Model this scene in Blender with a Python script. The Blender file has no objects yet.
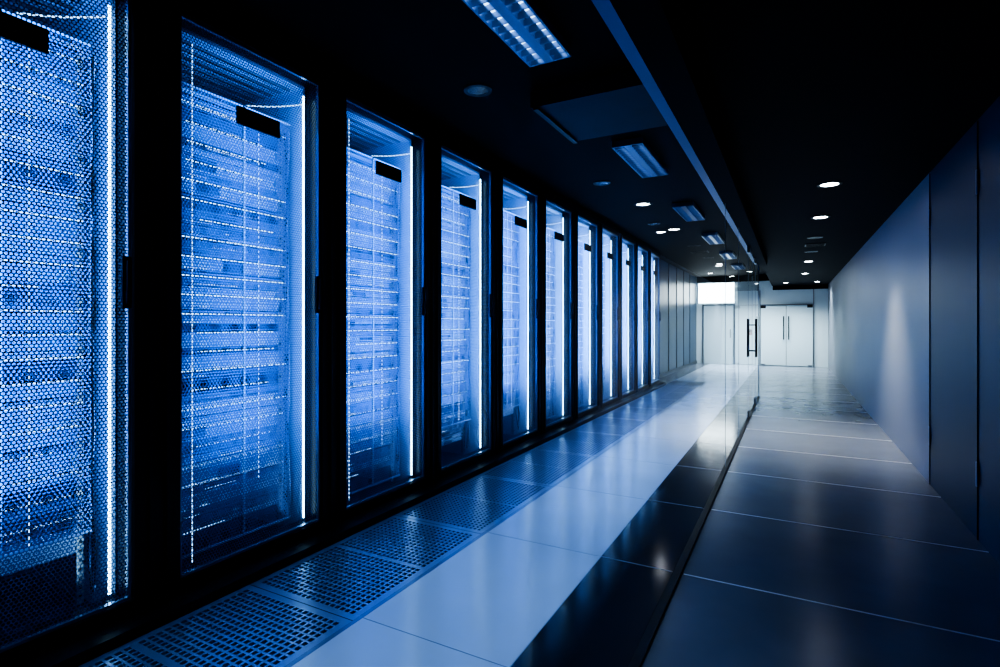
import bpy, math, random
from mathutils import Vector
random.seed(7)
S = bpy.context.scene
S.view_settings.view_transform = 'AgX'
try: S.view_settings.look = 'AgX - High Contrast'
except Exception: pass
S.view_settings.exposure = 0.3

# ------------------------------------------------------------ materials
def new_mat(name):
    m = bpy.data.materials.new(name); m.use_nodes = True
    nt = m.node_tree; nt.nodes.clear()
    o = nt.nodes.new('ShaderNodeOutputMaterial')
    return m, nt, o
def pbr(name, col, rough=0.5, metal=0.0, spec=0.5, emis=None, es=0.0, noise=0.0, nscale=5.0, rvar=0.0, bump=0.0):
    m, nt, o = new_mat(name)
    b = nt.nodes.new('ShaderNodeBsdfPrincipled')
    b.inputs['Base Color'].default_value = (*col, 1)
    b.inputs['Roughness'].default_value = rough
    b.inputs['Metallic'].default_value = metal
    b.inputs['Specular IOR Level'].default_value = spec
    if emis:
        b.inputs['Emission Color'].default_value = (*emis, 1)
        b.inputs['Emission Strength'].default_value = es
    tc = nt.nodes.new('ShaderNodeTexCoord')
    n = nt.nodes.new('ShaderNodeTexNoise'); n.inputs['Scale'].default_value = nscale
    n.inputs['Detail'].default_value = 5
    nt.links.new(tc.outputs['Object'], n.inputs['Vector'])
    if noise > 0:
        r = nt.nodes.new('ShaderNodeMapRange')
        r.inputs['To Min'].default_value = 1-noise; r.inputs['To Max'].default_value = 1+noise
        nt.links.new(n.outputs['Fac'], r.inputs['Value'])
        v = nt.nodes.new('ShaderNodeVectorMath'); v.operation = 'SCALE'
        v.inputs[0].default_value = col
        nt.links.new(r.outputs[0], v.inputs['Scale'])
        nt.links.new(v.outputs[0], b.inputs['Base Color'])
    if rvar > 0:
        r = nt.nodes.new('ShaderNodeMapRange')
        r.inputs['To Min'].default_value = max(0, rough-rvar); r.inputs['To Max'].default_value = rough+rvar
        nt.links.new(n.outputs['Fac'], r.inputs['Value'])
        nt.links.new(r.outputs[0], b.inputs['Roughness'])
    if bump > 0:
        bp = nt.nodes.new('ShaderNodeBump'); bp.inputs['Strength'].default_value = bump
        bp.inputs['Distance'].default_value = 0.002
        nt.links.new(n.outputs['Fac'], bp.inputs['Height'])
        nt.links.new(bp.outputs[0], b.inputs['Normal'])
    nt.links.new(b.outputs[0], o.inputs[0])
    return m
def emit(name, col, s):
    m, nt, o = new_mat(name)
    e = nt.nodes.new('ShaderNodeEmission')
    e.inputs[0].default_value = (*col, 1); e.inputs[1].default_value = s
    nt.links.new(e.outputs[0], o.inputs[0]); return m
def M(nt, op, a, b=None, c=None):
    n = nt.nodes.new('ShaderNodeMath'); n.operation = op
    for i, v in enumerate((a, b, c)):
        if v is None: continue
        if isinstance(v, (int, float)): n.inputs[i].default_value = v
        else: nt.links.new(v, n.inputs[i])
    return n.outputs[0]
def hole_mask(nt, pitch, r, zp=None):
    """1 inside round holes of a staggered grid in object YZ"""
    zp = zp or pitch*0.87
    tc = nt.nodes.new('ShaderNodeTexCoord'); s = nt.nodes.new('ShaderNodeSeparateXYZ')
    nt.links.new(tc.outputs['Object'], s.inputs[0])
    z = M(nt, 'DIVIDE', s.outputs[2], zp)
    row = M(nt, 'FLOOR', z)
    fz = M(nt, 'SUBTRACT', M(nt, 'FRACT', z), 0.5)
    y = M(nt, 'ADD', M(nt, 'DIVIDE', s.outputs[1], pitch), M(nt, 'MULTIPLY', row, 0.5))
    fy = M(nt, 'SUBTRACT', M(nt, 'FRACT', y), 0.5)
    fzz = M(nt, 'MULTIPLY', fz, zp/pitch)
    d = M(nt, 'SQRT', M(nt, 'ADD', M(nt, 'MULTIPLY', fy, fy), M(nt, 'MULTIPLY', fzz, fzz)))
    return M(nt, 'LESS_THAN', d, r)
def mesh_mat(name, col, pitch, r, rough=0.35, metal=0.6):
    m, nt, o = new_mat(name)
    b = nt.nodes.new('ShaderNodeBsdfPrincipled')
    b.inputs['Base Color'].default_value = (*col, 1)
    b.inputs['Roughness'].default_value = rough; b.inputs['Metallic'].default_value = metal
    t = nt.nodes.new('ShaderNodeBsdfTransparent')
    mx = nt.nodes.new('ShaderNodeMixShader')
    nt.links.new(hole_mask(nt, pitch, r), mx.inputs[0])
    nt.links.new(b.outputs[0], mx.inputs[1]); nt.links.new(t.outputs[0], mx.inputs[2])
    nt.links.new(mx.outputs[0], o.inputs[0]); return m
def glass_mat(name, tint=(1,1,1), gain=1.4, rough=0.0):
    m, nt, o = new_mat(name)
    t = nt.nodes.new('ShaderNodeBsdfTransparent'); t.inputs[0].default_value = (*tint, 1)
    g = nt.nodes.new('ShaderNodeBsdfGlossy'); g.inputs['Roughness'].default_value = rough
    g.inputs[0].default_value = (1, 1, 1, 1)
    geo = nt.nodes.new('ShaderNodeNewGeometry')
    dt = nt.nodes.new('ShaderNodeVectorMath'); dt.operation = 'DOT_PRODUCT'
    nt.links.new(geo.outputs['Incoming'], dt.inputs[0]); nt.links.new(geo.outputs['Normal'], dt.inputs[1])
    c = M(nt, 'ABSOLUTE', dt.outputs['Value'])
    k = M(nt, 'POWER', M(nt, 'SUBTRACT', 1.0, c), 5.0)
    fac = M(nt, 'MULTIPLY', M(nt, 'ADD', 0.04, M(nt, 'MULTIPLY', k, 0.96)), gain)
    fac = M(nt, 'MINIMUM', fac, 0.9)
    mx = nt.nodes.new('ShaderNodeMixShader')
    nt.links.new(fac, mx.inputs[0]); nt.links.new(t.outputs[0], mx.inputs[1]); nt.links.new(g.outputs[0], mx.inputs[2])
    nt.links.new(mx.outputs[0], o.inputs[0]); return m
def server_mat(name, ca, cb, pitch=0.016, r=0.33, rough=0.4):
    m, nt, o = new_mat(name)
    b = nt.nodes.new('ShaderNodeBsdfPrincipled')
    b.inputs['Roughness'].default_value = rough; b.inputs['Metallic'].default_value = 0.2
    mx = nt.nodes.new('ShaderNodeMix'); mx.data_type = 'RGBA'
    nt.links.new(hole_mask(nt, pitch, r), mx.inputs[0])
    mx.inputs[6].default_value = (*ca, 1); mx.inputs[7].default_value = (*cb, 1)
    nt.links.new(mx.outputs[2], b.inputs['Base Color'])
    nt.links.new(b.outputs[0], o.inputs[0]); return m
def led_dash_mat(name, col, s, freq=38.0):
    m, nt, o = new_mat(name)
    tc = nt.nodes.new('ShaderNodeTexCoord'); sp = nt.nodes.new('ShaderNodeSeparateXYZ')
    nt.links.new(tc.outputs['Object'], sp.inputs[0])
    d = M(nt, 'GREATER_THAN', M(nt, 'FRACT', M(nt, 'MULTIPLY', sp.outputs[1], freq)), 0.35)
    e = nt.nodes.new('ShaderNodeEmission'); e.inputs[0].default_value = (*col, 1)
    nt.links.new(M(nt, 'ADD', M(nt, 'MULTIPLY', d, s), 0.05), e.inputs[1])
    nt.links.new(e.outputs[0], o.inputs[0]); return m

BLK = pbr('black_frame_metal', (0.003, 0.005, 0.010), 0.35, 0.0, 0.35, noise=0.2)
BLK2 = pbr('black_plastic', (0.004, 0.004, 0.006), 0.45)
EDGE = pbr('door_edge_aluminium', (0.22, 0.30, 0.45), 0.3, 0.8)
CEIL = pbr('ceiling_dark_paint', (0.0028, 0.0036, 0.0065), 0.7, 0.0, 0.15, noise=0.2)
CEILP = pbr('ceiling_panel_blue_spill', (0.008, 0.018, 0.05), 0.5, 0.0, 0.2, noise=0.2)  # blue spill light on the duct is put into this base colour
SOFF = pbr('beam_soffit_satin', (0.12, 0.24, 0.55), 0.35, 0.2, 0.4)  # blue reflection on the beam underside is put into the base colour
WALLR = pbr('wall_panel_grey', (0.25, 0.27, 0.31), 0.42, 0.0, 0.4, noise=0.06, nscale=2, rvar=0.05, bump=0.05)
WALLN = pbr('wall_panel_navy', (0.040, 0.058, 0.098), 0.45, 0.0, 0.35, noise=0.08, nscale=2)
SEAM = pbr('panel_seam_black', (0.01, 0.013, 0.02), 0.5)
FLOORC = pbr('floor_corridor_stone', (0.18, 0.205, 0.25), 0.22, 0.0, 0.5, noise=0.16, nscale=3, rvar=0.05)
FLOORW = pbr('floor_white_tile', (0.68, 0.78, 0.93), 0.2, 0.0, 0.6, noise=0.12, nscale=1.7, rvar=0.08)
FLOORB = pbr('floor_black_tile', (0.008, 0.010, 0.018), 0.12, 0.0, 0.5, noise=0.15, nscale=3, rvar=0.04)
JOINT = pbr('floor_joint_light', (0.92, 0.94, 0.96), 0.5)
JOINTD = pbr('floor_joint_faint', (0.22, 0.30, 0.42), 0.5)
PERF = pbr('perforated_tile_steel', (0.28, 0.38, 0.58), 0.28, 0.45, noise=0.1)
PIT = pbr('underfloor_dark', (0.003, 0.004, 0.007), 0.8)
DMESH = mesh_mat('door_perforated_mesh', (0.10, 0.20, 0.45), 0.0165, 0.37)
IMESH = mesh_mat('inner_door_mesh', (0.10, 0.18, 0.42), 0.0205, 0.37, 0.35, 0.4)
SRVA = server_mat('server_front_light', (0.70, 0.80, 0.92), (0.12, 0.18, 0.36), 0.012, 0.33)
SRVB = server_mat('server_front_mid', (0.26, 0.36, 0.58), (0.04, 0.08, 0.18), 0.015, 0.36)
SRVC = server_mat('server_front_dark', (0.05, 0.07, 0.15), (0.01, 0.016, 0.04))
INNER = pbr('cabinet_inner_paint', (0.36, 0.46, 0.66), 0.4, 0.1, noise=0.1)
LEDW = emit('led_strip', (0.42, 0.74, 1.0), 15.0)
LEDT = emit('led_tube_soft', (0.35, 0.62, 1.0), 3.0)
LEDD = led_dash_mat('server_led_row', (0.42, 0.72, 1.0), 4.5)
LEDF = led_dash_mat('server_led_dots', (0.35, 0.62, 1.0), 2.0, 62.0)
GLASS = glass_mat('partition_glass', (0.97, 0.985, 1.0), gain=0.6)
STEEL = pbr('brushed_steel', (0.35, 0.38, 0.42), 0.3, 0.9)
FLUO = emit('fluorescent_tube', (0.45, 0.68, 1.0), 3.0)
LOUV = pbr('louver_metal', (0.20, 0.28, 0.45), 0.3, 0.7)
DOWN = emit('downlight_lens_on', (0.95, 0.97, 1.0), 22.0)
DOWNOFF = pbr('downlight_lens_off', (0.015, 0.018, 0.025), 0.25)
RIM = pbr('downlight_rim', (0.012, 0.015, 0.022), 0.35, 0.5)
WHITE = pbr('lobby_white_wall', (0.72, 0.84, 0.87), 0.5, noise=0.03)
FROST = pbr('frosted_door_glass', (0.67, 0.81, 0.85), 0.18, 0.0, 0.6)
DARKG = pbr('dark_glass_panel', (0.012, 0.035, 0.07), 0.3, 0.0, 0.15)
BAND = emit('bright_band_glow', (0.80, 0.95, 1.0), 8.0)  # emission added for the bright band high on the end wall
SIGN = pbr('card_reader_plastic', (0.45, 0.12, 0.12), 0.5)

# ------------------------------------------------------------ mesh builder
class MB:
    def __init__(s): s.v=[]; s.f=[]; s.mi=[]; s.mats=[]
    def m(s, mat):
        if mat not in s.mats: s.mats.append(mat)
        return s.mats.index(mat)
    def box(s, a, b, mat):
        x0,y0,z0=a; x1,y1,z1=b; k=len(s.v); i=s.m(mat)
        s.v += [(x0,y0,z0),(x1,y0,z0),(x1,y1,z0),(x0,y1,z0),(x0,y0,z1),(x1,y0,z1),(x1,y1,z1),(x0,y1,z1)]
        for f in ((3,2,1,0),(4,5,6,7),(0,1,5,4),(1,2,6,5),(2,3,7,6),(3,0,4,7)):
            s.f.append(tuple(k+j for j in f)); s.mi.append(i)
    def quad(s, pts, mat):
        k=len(s.v); i=s.m(mat); s.v += list(pts); s.f.append((k,k+1,k+2,k+3)); s.mi.append(i)
    def cyl(s, p, r, h, mat, axis='z', n=24, r2=None):
        r2 = r if r2 is None else r2
        k=len(s.v); i=s.m(mat)
        for rr, hh in ((r,0),(r2,h)):
            for j in range(n):
                a=2*math.pi*j/n; c,d=rr*math.cos(a),rr*math.sin(a)
                q={'z':(c,d,hh),'x':(hh,c,d),'y':(d,hh,c)}[axis]
                s.v.append((p[0]+q[0],p[1]+q[1],p[2]+q[2]))
        for j in range(n):
            s.f.append((k+j,k+(j+1)%n,k+n+(j+1)%n,k+n+j)); s.mi.append(i)
        s.f.append(tuple(k+j for j in reversed(range(n)))); s.mi.append(i)
        s.f.append(tuple(k+n+j for j in range(n))); s.mi.append(i)
    def ring(s, p, ro, ri, h, mat, n=32):
        k=len(s.v); i=s.m(mat)
        for rr, hh in ((ro,0),(ri,0),(ri,h),(ro,h)):
            for j in range(n):
                a=2*math.pi*j/n; s.v.append((p[0]+rr*math.cos(a),p[1]+rr*math.sin(a),p[2]+hh))
        for q in range(4):
            for j in range(n):
                A=k+q*n; B=k+((q+1)%4)*n
                s.f.append((A+j,B+j,B+(j+1)%n,A+(j+1)%n)); s.mi.append(i)
    def tube(s, pts, r, mat, n=8):
        k=len(s.v); i=s.m(mat); P=[Vector(p) for p in pts]
        for q,p in enumerate(P):
            t=(P[min(q+1,len(P)-1)]-P[max(q-1,0)]).normalized()
            u=t.cross(Vector((0,0,1)))
            if u.length<1e-3: u=t.cross(Vector((1,0,0)))
            u.normalize(); w=t.cross(u)
            for j in range(n):
                a=2*math.pi*j/n; s.v.append(tuple(p+u*r*math.cos(a)+w*r*math.sin(a)))
        for q in range(len(P)-1):
            for j in range(n):
                s.f.append((k+q*n+j,k+q*n+(j+1)%n,k+(q+1)*n+(j+1)%n,k+(q+1)*n+j)); s.mi.append(i)
    def mesh(s, name):
        me=bpy.data.meshes.new(name); me.from_pydata(s.v,[],s.f)
        for m in s.mats: me.materials.append(m)
        me.polygons.foreach_set('material_index', s.mi); me.update(); return me
def obj(name, me, loc=(0,0,0), parent=None):
    if isinstance(me, MB): me=me.mesh(name)
    o=bpy.data.objects.new(name, me); S.collection.objects.link(o); o.location=loc
    if parent: o.parent=parent
    return o
def empty(name, loc=(0,0,0)):
    o=bpy.data.objects.new(name,None); S.collection.objects.link(o); o.location=loc; o.empty_display_size=0.1; return o
def light(name, kind, loc, power, col, parent=None, rot=(0,0,0), **kw):
    l=bpy.data.lights.new(name, kind); l.energy=power; l.color=col
    for k,v in kw.items(): setattr(l,k,v)
    o=bpy.data.objects.new(name,l); S.collection.objects.link(o); o.location=loc; o.rotation_euler=rot
    if parent: o.parent=parent
    return o
def simple(name, a, b, mat):
    m=MB(); m.box(a,b,mat); return obj(name, m)

RX=-2.752; GX=-0.56; WX=1.07; CZ=2.74; SZ=3.15; YB=-2.2; YE=20.7; YG=11.6; RXF=-2.575

# ------------------------------------------------------------ room shell
m=MB()
m.box((GX,YB,-0.1),(WX+0.1,YE+0.1,0),FLOORC)
m.box((-1.01,YB,-0.1),(GX,YG,0),FLOORB)
m.box((-1.01,YG,-0.1),(GX,YE+0.1,0),FLOORC)
m.box((-1.80,YB,-0.1),(-1.01,YE+0.1,0),FLOORW)
m.box((-3.9,YB,-0.1),(RXF-0.02,YE+0.1,0),FLOORC)
m.box((RXF-0.02,YB,-0.12),(-1.80,13.0,-0.06),PIT)
m.box((RXF-0.02,13.0,-0.1),(-1.80,YE+0.1,0),FLOORW)
obj('floor',m)
m=MB()
y=3.14-1.2*4
while y<YE:
    if y>YB:
        m.box((GX+0.03,y-0.006,0),(WX-0.001,y+0.006,0.0012),JOINT)
        m.box((-1.01,y-0.003,0),(GX-0.04,y+0.003,0.0012),JOINTD)
        m.box((-1.80,y-0.002,0),(-1.01,y+0.002,0.0012),JOINTD)
    y+=1.2
m.box((-1.012,YB,0),(-1.008,YG,0.0012),JOINTD)
obj('trim_floor_joints',m)

m=MB()
m.box((-3.9,YB,SZ),(GX-0.02,YE+0.1,SZ+0.1),CEIL)
m.box((GX-0.02,YB,CZ),(WX+0.1,YE+0.1,SZ+0.1),CEIL)
obj('ceiling',m)
m=MB()
m.box((GX-0.10,YB,2.62),(GX-0.021,YG,SZ-0.001),SOFF)
m.box((GX-0.02,YB,2.58),(-0.42,YG+0.3,CZ-0.001),CEIL)
obj('trim_ceiling_beam',m)
m=MB()
m.box((-1.72,3.65,3.03),(GX-0.12,4.5,SZ-0.001),CEILP)
m.box((-1.70,3.65,3.01),(-1.66,4.5,3.03),BLK)
obj('ceiling_duct_panel',m)

m=MB()
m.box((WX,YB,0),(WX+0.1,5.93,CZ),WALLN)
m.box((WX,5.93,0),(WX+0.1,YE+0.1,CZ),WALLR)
obj('wall_right',m)
m=MB()
for yy in (5.93,4.556,3.2,1.8,0.4):
    m.box((WX-0.006,yy-0.006,0.0),(WX,yy+0.006,CZ-0.01),SEAM)
for zz in (0.35,2.25):
    m.box((WX-0.014,5.90,zz),(WX-0.006,5.925,zz+0.16),EDGE)
    m.box((WX-0.014,4.53,zz),(WX-0.006,4.55,zz+0.16),EDGE)
obj('trim_wall_panel_seams',m)

simple('wall_back_of_camera',(-3.9,YB-0.1,0),(WX+0.1,YB,SZ),CEIL)
m=MB()
m.box((-3.9,YB,0),(-3.8,13.2,SZ),CEIL)
m.box((-3.8,13.1,0),(-3.05,13.2,SZ),CEIL)
m.box((-3.15,13.2,0),(-3.05,YE,SZ),DARKG)
for yy in (14.4,15.6,16.8,18.0,19.2):
    m.box((-3.05,yy-0.015,0),(-3.035,yy+0.015,SZ-0.01),BLK)
m.box((-3.05,13.2,0),(-3.03,YE,0.1),BLK)
obj('wall_left',m)

simple('wall_end',(-3.9,YE,0),(WX+0.1,YE+0.1,SZ),WHITE)
m=MB()
m.box((GX,YE-0.02,2.6),(WX,YE-0.001,CZ-0.001),CEIL)
m.box((-3.04,YE-0.02,2.93),(GX,YE-0.001,SZ-0.001),CEIL)
obj('trim_header',m)
m=MB()
m.box((-3.0,YE-0.03,2.2),(-1.75,YE-0.001,2.9),BAND)
for xx in (-3.0,-1.75): m.box((xx-0.02,YE-0.04,2.18),(xx+0.02,YE-0.03,2.92),EDGE)
obj('bright_band_1',m)  # glowing panel added to make the bright band, not a known window
m=MB(); cx=-0.15
for sgn in (-1,1):
    x0,x1=sorted((cx+sgn*0.008,cx+sgn*0.78))
    m.box((x0,YE-0.05,0.02),(x1,YE-0.03,2.05),FROST)
    hx=cx+sgn*0.075
    m.cyl((hx,YE-0.11,0.9),0.018,0.8,BLK2,'z',12)
    for z in (1.0,1.6): m.cyl((hx,YE-0.11,z),0.012,0.06,BLK2,'y',8)
    ex=cx+sgn*0.70
    m.box((ex-0.08,YE-0.06,1.98),(ex+0.08,YE-0.028,2.08),BLK2)
    m.box((ex-0.06,YE-0.06,0.02),(ex+0.06,YE-0.028,0.06),STEEL)
m.box((cx-0.006,YE-0.049,0.02),(cx+0.006,YE-0.031,2.05),BLK2)
m.box((cx-0.82,YE-0.06,0),(cx-0.79,YE-0.001,2.6),STEEL)
m.box((cx+0.79,YE-0.06,0),(cx+0.82,YE-0.001,2.6),STEEL)
m.box((cx-0.79,YE-0.06,2.08),(cx+0.79,YE-0.001,2.11),STEEL)
obj('door_1',m)
m=MB()
m.box((-2.85,YE-0.05,0),(-2.80,YE-0.001,2.1),STEEL); m.box((-1.80,YE-0.05,0),(-1.75,YE-0.001,2.1),STEEL)
m.box((-2.85,YE-0.05,2.1),(-1.75,YE-0.001,2.15),STEEL)
m.box((-2.79,YE-0.03,0.01),(-1.81,YE-0.001,2.09),FROST)
m.cyl((-1.9,YE-0.08,0.95),0.015,0.3,BLK2,'z',10)
obj('door_2',m)
m=MB(); m.box((-1.35,YE-0.03,1.05),(-1.2,YE-0.001,1.25),SIGN); m.box((-1.33,YE-0.036,1.15),(-1.22,YE-0.03,1.23),BLK2)
obj('card_reader',m)

# ------------------------------------------------------------ glass partition
gp=empty('glass_partition',(GX,0,0))
seams=[5.6,7.1,8.75,9.65,10.55]
m=MB(); prev=YB+0.001
for sy in seams+[YG]:
    m.quad([(0,prev,0.02),(0,sy,0.02),(0,sy,2.60),(0,prev,2.60)],GLASS)
    prev=sy
obj('glass_panes',m,parent=gp)
m=MB()
for sy in seams: m.box((-0.002,sy-0.002,0.03),(0.002,sy+0.002,2.578),EDGE)
m.box((-0.006,YG-0.01,0.0),(0.006,YG,2.578),EDGE)
m.box((-0.02,YB+0.001,0.0),(0.02,YG,0.02),BLK2)
obj('rails',m,parent=gp)
m=MB()
for hy in (9.55,9.75):
    for sx in (-0.06,0.06):
        m.cyl((sx,hy,0.88),0.014,0.62,BLK2,'z',12)
        for z in (0.98,1.4): m.cyl((min(0,sx),hy,z),0.009,0.06,BLK2,'x',8)
for hy in (8.85,10.45):
    for z in (0.03,2.48): m.box((-0.015,hy-0.09,z),(0.015,hy+0.09,z+0.09),STEEL)
obj('door_handles',m,parent=gp)

# ------------------------------------------------------------ server racks
P=1.155; D0=0.215; D1=1.15
def rack_frame():
    m=MB()
    m.box((-0.12,0.0,0),(0.03,D0,SZ-0.002),BLK)
    m.box((0.03,0.06,0.05),(0.045,0.075,3.05),BLK2)
    m.box((0.03,0.14,0.05),(0.045,0.155,3.05),BLK2)
    m.box((-0.12,D0,3.0),(0.03,P,SZ-0.002),BLK)
    m.box((-0.12,D0,0),(0.03,P,0.10),BLK)
    m.box((0.03,0,0),(0.17,P,0.045),BLK)
    for k in range(26):
        yy=0.06+k*0.042
        m.box((0.06,yy,0.0455),(0.075,yy+0.018,0.047),SEAM)
        m.box((0.095,yy,0.0455),(0.11,yy+0.018,0.047),SEAM)
    return m.mesh('rack_frame')
def rack_door():
    m=MB(); a=D0+0.004; b=D1
    w=0.014
    m.box((-0.012,a,0.105),(0.012,a+w,2.995),EDGE); m.box((-0.012,b-w,0.105),(0.012,b,2.995),EDGE)
    m.box((-0.012,a,0.105),(0.012,b,0.105+w),EDGE); m.box((-0.012,a,2.995-w),(0.012,b,2.995),EDGE)
    m.quad([(0,a+w,0.105+w),(0,b-w,0.105+w),(0,b-w,2.995-w),(0,a+w,2.995-w)],DMESH)
    c=(a+b)/2
    m.box((0.004,c-0.14,2.535),(0.022,c+0.14,2.635),BLK2)
    m.box((0.012,b-0.045,1.48),(0.028,b-0.008,1.72),BLK2)
    m.box((0.028,b-0.038,1.50),(0.05,b-0.016,1.56),BLK2)
    m.box((0.04,b-0.036,1.52),(0.052,b-0.018,1.70),BLK2)
    for z in (0.3,1.5,2.75): m.cyl((0.016,a-0.002,z),0.012,0.09,STEEL,'z',10)
    return m.mesh('perforated_door')
def rack_inner(seed):
    rnd=random.Random(seed); m=MB(); a=D0; b=D1
    m.box((-1.0,a-0.02,0.0),(-0.98,b,3.0),INNER)
    m.box((-0.98,a-0.02,0.0),(-0.12,a,3.0),INNER)
    m.box((-0.98,b-0.02,0.0),(-0.13,b,3.0),INNER)
    m.box((-0.98,a,2.98),(-0.12,b-0.02,3.0),INNER)
    m.box((-0.98,a,0.0),(-0.12,b-0.02,0.02),SRVC)
    for k in range(9): m.box((-0.9+0.085*k,a+0.05,2.965),(-0.875+0.085*k,b-0.07,2.975),STEEL)
    ra=a+0.10; rb=b-0.10
    for yy in (ra-0.03,rb):
        m.box((-0.30,yy,0.05),(-0.27,yy+0.03,2.72),STEEL)
        for k in range(60): m.box((-0.27,yy+0.009,0.08+k*0.044),(-0.2685,yy+0.021,0.095+k*0.044),SEAM)
    m.box((-0.95,ra-0.03,2.72),(-0.27,rb+0.03,2.75),STEEL)
    mid=(ra+rb)/2+0.05; zb=0.42 if seed%2 else 0.12
    for (u0,u1) in ((ra-0.03,mid-0.004),(mid+0.004,rb+0.03)):
        m.quad([(-0.20,u0,zb),(-0.20,u1,zb),(-0.20,u1,2.74),(-0.20,u0,2.74)],IMESH)
        m.box((-0.205,u0,zb),(-0.193,u0+0.010,2.74),INNER)
        m.box((-0.205,u0,2.73),(-0.193,u1,2.745),INNER); m.box((-0.205,u0,zb-0.01),(-0.193,u1,zb),INNER)
    z=0.10
    z+=rnd.choice([0.1,0.2])
    while z<2.66:
        u=rnd.choice([1,1,2,2]); h=u*0.0445
        if z+h>2.71: h=2.71-z
        r=rnd.random()
        if r<0.03: z+=h; continue
        mat=SRVA if r<0.60 else (SRVB if r<0.94 else SRVC)
        dx=rnd.choice([0,0,0.004,-0.006])
        m.box((-0.9,ra,z+0.003),(-0.27+dx,rb,z+h-0.004),mat)
        st=rnd.uniform(0.02,0.5)*(rb-ra)
        m.box((-0.27+dx,ra+st,z+0.012),(-0.2685+dx,ra+st+rnd.uniform(0.08,0.3),z+0.017),LEDF)
        if rnd.random()<0.4:
            st=rnd.uniform(0.1,0.6)*(rb-ra); m.box((-0.27+dx,ra+st,z+0.012),(-0.265+dx,ra+st+0.14,z+h-0.012),SRVC)
        if rnd.random()<0.3:
            m.box((-0.27+dx,ra+0.015,z+h*0.3),(-0.25+dx,ra+0.03,z+h*0.8),STEEL)
            m.box((-0.27+dx,rb-0.03,z+h*0.3),(-0.25+dx,rb-0.015,z+h*0.8),STEEL)
        z+=h
    z=0.5
    while z<2.66:
        l=rnd.choice([1.0,1.0,1.0,0.7]); st=rnd.uniform(0,(1-l))*(rb-ra)
        m.box((-0.192,ra+st,z),(-0.190,ra+st+l*(rb-ra)-0.01,z+0.0035),LEDD)
        z+=0.1068
    for q in range(5):
        yy=b-0.055+rnd.uniform(-0.012,0.012)
        pts=[(-0.24+rnd.uniform(-0.02,0.02)+0.005*math.sin(k+q),yy+0.004*math.sin(k*1.3+q),0.1+k*0.2) for k in range(14)]
        m.tube(pts,0.005,INNER if q%2 else BLK2,6)
    return m.mesh('equipment')
def rack_led(seed):
    m=MB(); a=D0; b=D1
    m.tube([(-0.10,b-0.040,0.12+k*0.2) for k in range(15)],0.006,LEDW,8)
    m.box((-0.06,a+0.115,0.13),(-0.056,a+0.1175,2.9),LEDT)
    m.box((-0.189,a+0.62,0.43),(-0.187,a+0.6225,2.7),LEDT)
    pts=[]
    for k in range(9):
        t=k/8
        pts.append((-0.30+0.2*t,a+0.62+0.26*t,2.80-0.01*math.sin(t*math.pi)+0.06*t))
    m.tube(pts,0.004,LEDT,8)
    return m.mesh('led_strips')
FR=rack_frame(); DR=rack_door(); IN=[rack_inner(s) for s in (3,11,26,42)]; LE=[rack_led(s) for s in (1,2)]
for i,n in enumerate(range(-1,12)):
    Y=1.40+P*(n-2)
    e=empty('server_rack' if i==0 else 'server_rack.%03d'%i,(RX,Y,0))
    obj('frame',FR,parent=e); obj('perforated_door',DR,parent=e)
    obj('equipment',IN[n%4],parent=e); obj('led_strips',LE[n%2],parent=e)
    pw=27 if n<3 else (34 if n<5 else (52 if n<7 else 85))
    light('cabinet_led_light','AREA',(-0.03,D1-0.36,1.75),pw,(0.09,0.34,1.0) if n<4 else ((0.14,0.41,1.0) if n<6 else (0.24,0.53,1.0)),e,rot=(0,math.radians(90),0),shape='RECTANGLE',size=2.3,size_y=0.56)

# ------------------------------------------------------------ perforated floor tiles
def perf_tile():
    W=0.745; L=1.195; m=MB(); i=m.m(PERF); fr=0.035
    z=0.0
    def q(x0,y0,x1,y1): m.quad([(x0,y0,z),(x1,y0,z),(x1,y1,z),(x0,y1,z)],PERF)
    q(0,0,W,fr); q(0,L-fr,W,L); q(0,fr,fr,L-fr); q(W-fr,fr,W,L-fr); q(fr,L/2-0.012,W-fr,L/2+0.012)
    for (ya,yb) in ((fr,L/2-0.012),(L/2+0.012,L-fr)):
        nx=20; ny=15; cx=(W-2*fr)/nx; cy=(yb-ya)/ny; g=0.165
        for a in range(nx):
            for b in range(ny):
                x0=fr+a*cx; y0=ya+b*cy; x1=x0+cx; y1=y0+cy
                hx=cx*g; hy=cy*g
                k=len(m.v)
                m.v += [(x0,y0,z),(x1,y0,z),(x1,y1,z),(x0,y1,z),(x0+hx,y0+hy,z),(x1-hx,y0+hy,z),(x1-hx,y1-hy,z),(x0+hx,y1-hy,z)]
                m.v += [(x0+hx,y0+hy,z-.012),(x1-hx,y0+hy,z-.012),(x1-hx,y1-hy,z-.012),(x0+hx,y1-hy,z-.012)]
                for f in ((0,1,5,4),(1,2,6,5),(2,3,7,6),(3,0,4,7),(4,5,9,8),(5,6,10,9),(6,7,11,10),(7,4,8,11)):
                    m.f.append(tuple(k+j for j in f)); m.mi.append(i)
    return m.mesh('perforated_floor_tile')
PT=perf_tile(); k=0; y=1.90-1.2*3
while y<12.9:
    obj('perforated_floor_tile' if k==0 else 'perforated_floor_tile.%03d'%k,PT,(-2.57,y,0.0)); k+=1; y+=1.2
simple('trim_perforated_tile_edge',(-1.823,YB,-0.05),(-1.80,13.0,0.001),EDGE)

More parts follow.
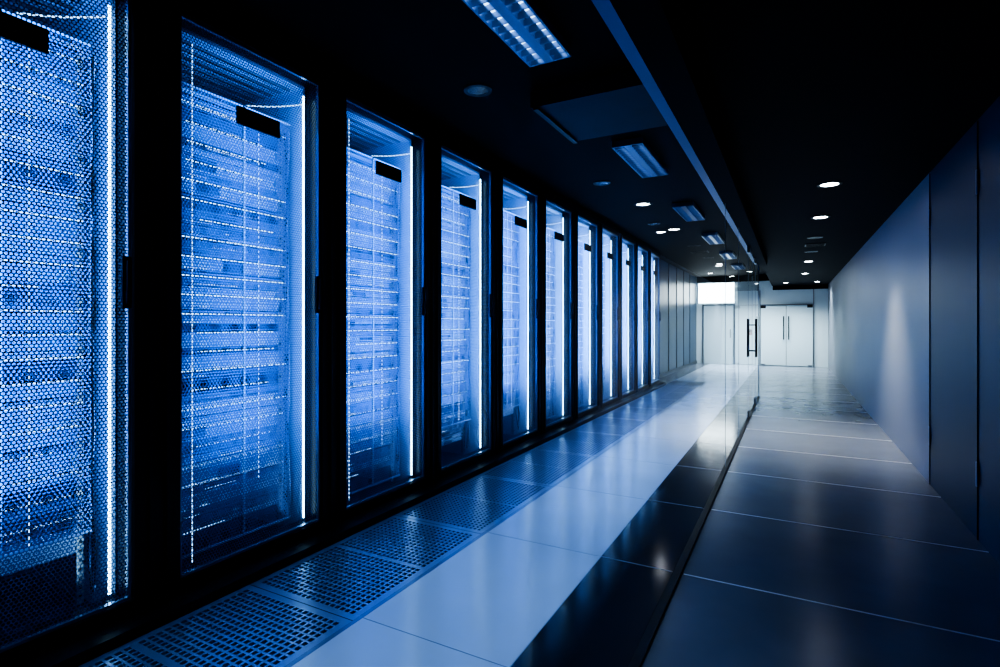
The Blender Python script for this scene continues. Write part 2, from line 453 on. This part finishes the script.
# ------------------------------------------------------------ ceiling fixtures
def fluo():
    m=MB(); L=0.60; W=0.145
    m.box((-W,-L,0.0),(-W+0.012,L,0.06),LOUV); m.box((W-0.012,-L,0.0),(W,L,0.06),LOUV)
    m.box((-W,-L,0.0),(W,-L+0.012,0.06),LOUV); m.box((-W,L-0.012,0.0),(W,L,0.06),LOUV)
    m.box((-W,-L,0.055),(W,L,0.06),LOUV)
    m.box((-0.03,-L,0.0),(0.03,L,0.05),LOUV)
    for k in range(1,16):
        y=-L+k*2*L/16; m.box((-W+0.01,y-0.004,0.0),(W-0.01,y+0.004,0.035),LOUV)
    for x in (-0.085,0.085): m.cyl((x,-L+0.03,0.042),0.010,2*L-0.06,FLUO,'y',10)
    return m.mesh('fluorescent_ceiling_light')
FL=fluo(); k=0
for y in (-0.2,2.58,5.60,8.55,11.4,14.3,17.2):
    o=obj('fluorescent_ceiling_light' if k==0 else 'fluorescent_ceiling_light.%03d'%k,FL,(-1.36,y,SZ-0.062)); k+=1
    for dy in (-0.6,0.6):
        light('fixture_downlight','SPOT',(0,dy,-0.02),(66 if y<4 else 120) if y<12 else 80,(0.38,0.62,1.0),o,spot_size=math.radians(66),spot_blend=0.9,shadow_soft_size=0.14)
def down(on):
    m=MB(); m.ring((0,0,0),0.105,0.075,0.008,RIM); m.cyl((0,0,0.003),0.075,0.003,DOWN if on else DOWNOFF,'z',28)
    return m.mesh('recessed_downlight')
DN={True:down(True),False:down(False)}; k=0
for (x,y,z,on,pw,ang) in [(0.32,5.97,CZ,True,14,100),(0.32,7.74,CZ,True,300,90),(0.32,9.5,CZ,False,0,0),(0.32,11.3,CZ,False,0,0),(0.32,13.0,CZ,True,35,110),
    (0.32,16.0,CZ,True,30,110),(0.32,0.9,CZ,True,28,90),  # last entry: unseen downlight added to brighten the corridor floor near the camera
    (-2.05,3.43,SZ,False,0,0),(-2.05,6.4,SZ,False,0,0),(-2.08,9.4,SZ,False,0,0),(-2.15,10.3,SZ,True,25,115),
    (-2.4,19.3,SZ,True,300,130),(-1.2,19.3,SZ,True,300,130),(-0.15,19.2,CZ,True,250,140),(0.7,19.2,CZ,True,110,140),(-1.8,16.5,SZ,True,70,120)]:  # downlights by the end wall are added to brighten that wall
    o=obj('recessed_downlight' if k==0 else 'recessed_downlight.%03d'%k,DN[on],(x,y,z-0.0085)); k+=1
    if on: light('downlight_beam','SPOT',(0,0,-0.01),pw,(0.8,0.93,1.0) if y>15 else ((1.0,0.96,0.93) if (x>0 and y>2) else (0.55,0.74,1)),o,spot_size=math.radians(ang),spot_blend=0.8,shadow_soft_size=0.06)
m=MB(); m.box((0.2,10.2,CZ-0.012),(0.5,10.5,CZ-0.0005),RIM)
for q in range(6): m.box((0.22,10.23+q*0.045,CZ-0.016),(0.48,10.245+q*0.045,CZ-0.012),BLK2)
obj('air_vent',m)

# ------------------------------------------------------------ world + camera
w=bpy.data.worlds.new('world'); S.world=w; w.use_nodes=True
w.node_tree.nodes['Background'].inputs[0].default_value=(0.1,0.2,0.5,1)
w.node_tree.nodes['Background'].inputs[1].default_value=0.01
cam=bpy.data.cameras.new('camera'); co=bpy.data.objects.new('camera',cam); S.collection.objects.link(co)
cam.lens=19.3; cam.sensor_width=36; cam.shift_y=-0.0085; cam.clip_start=0.02
co.location=(0,0,1.4); co.rotation_euler=(math.radians(90),0,math.radians(28.51))
S.camera=co
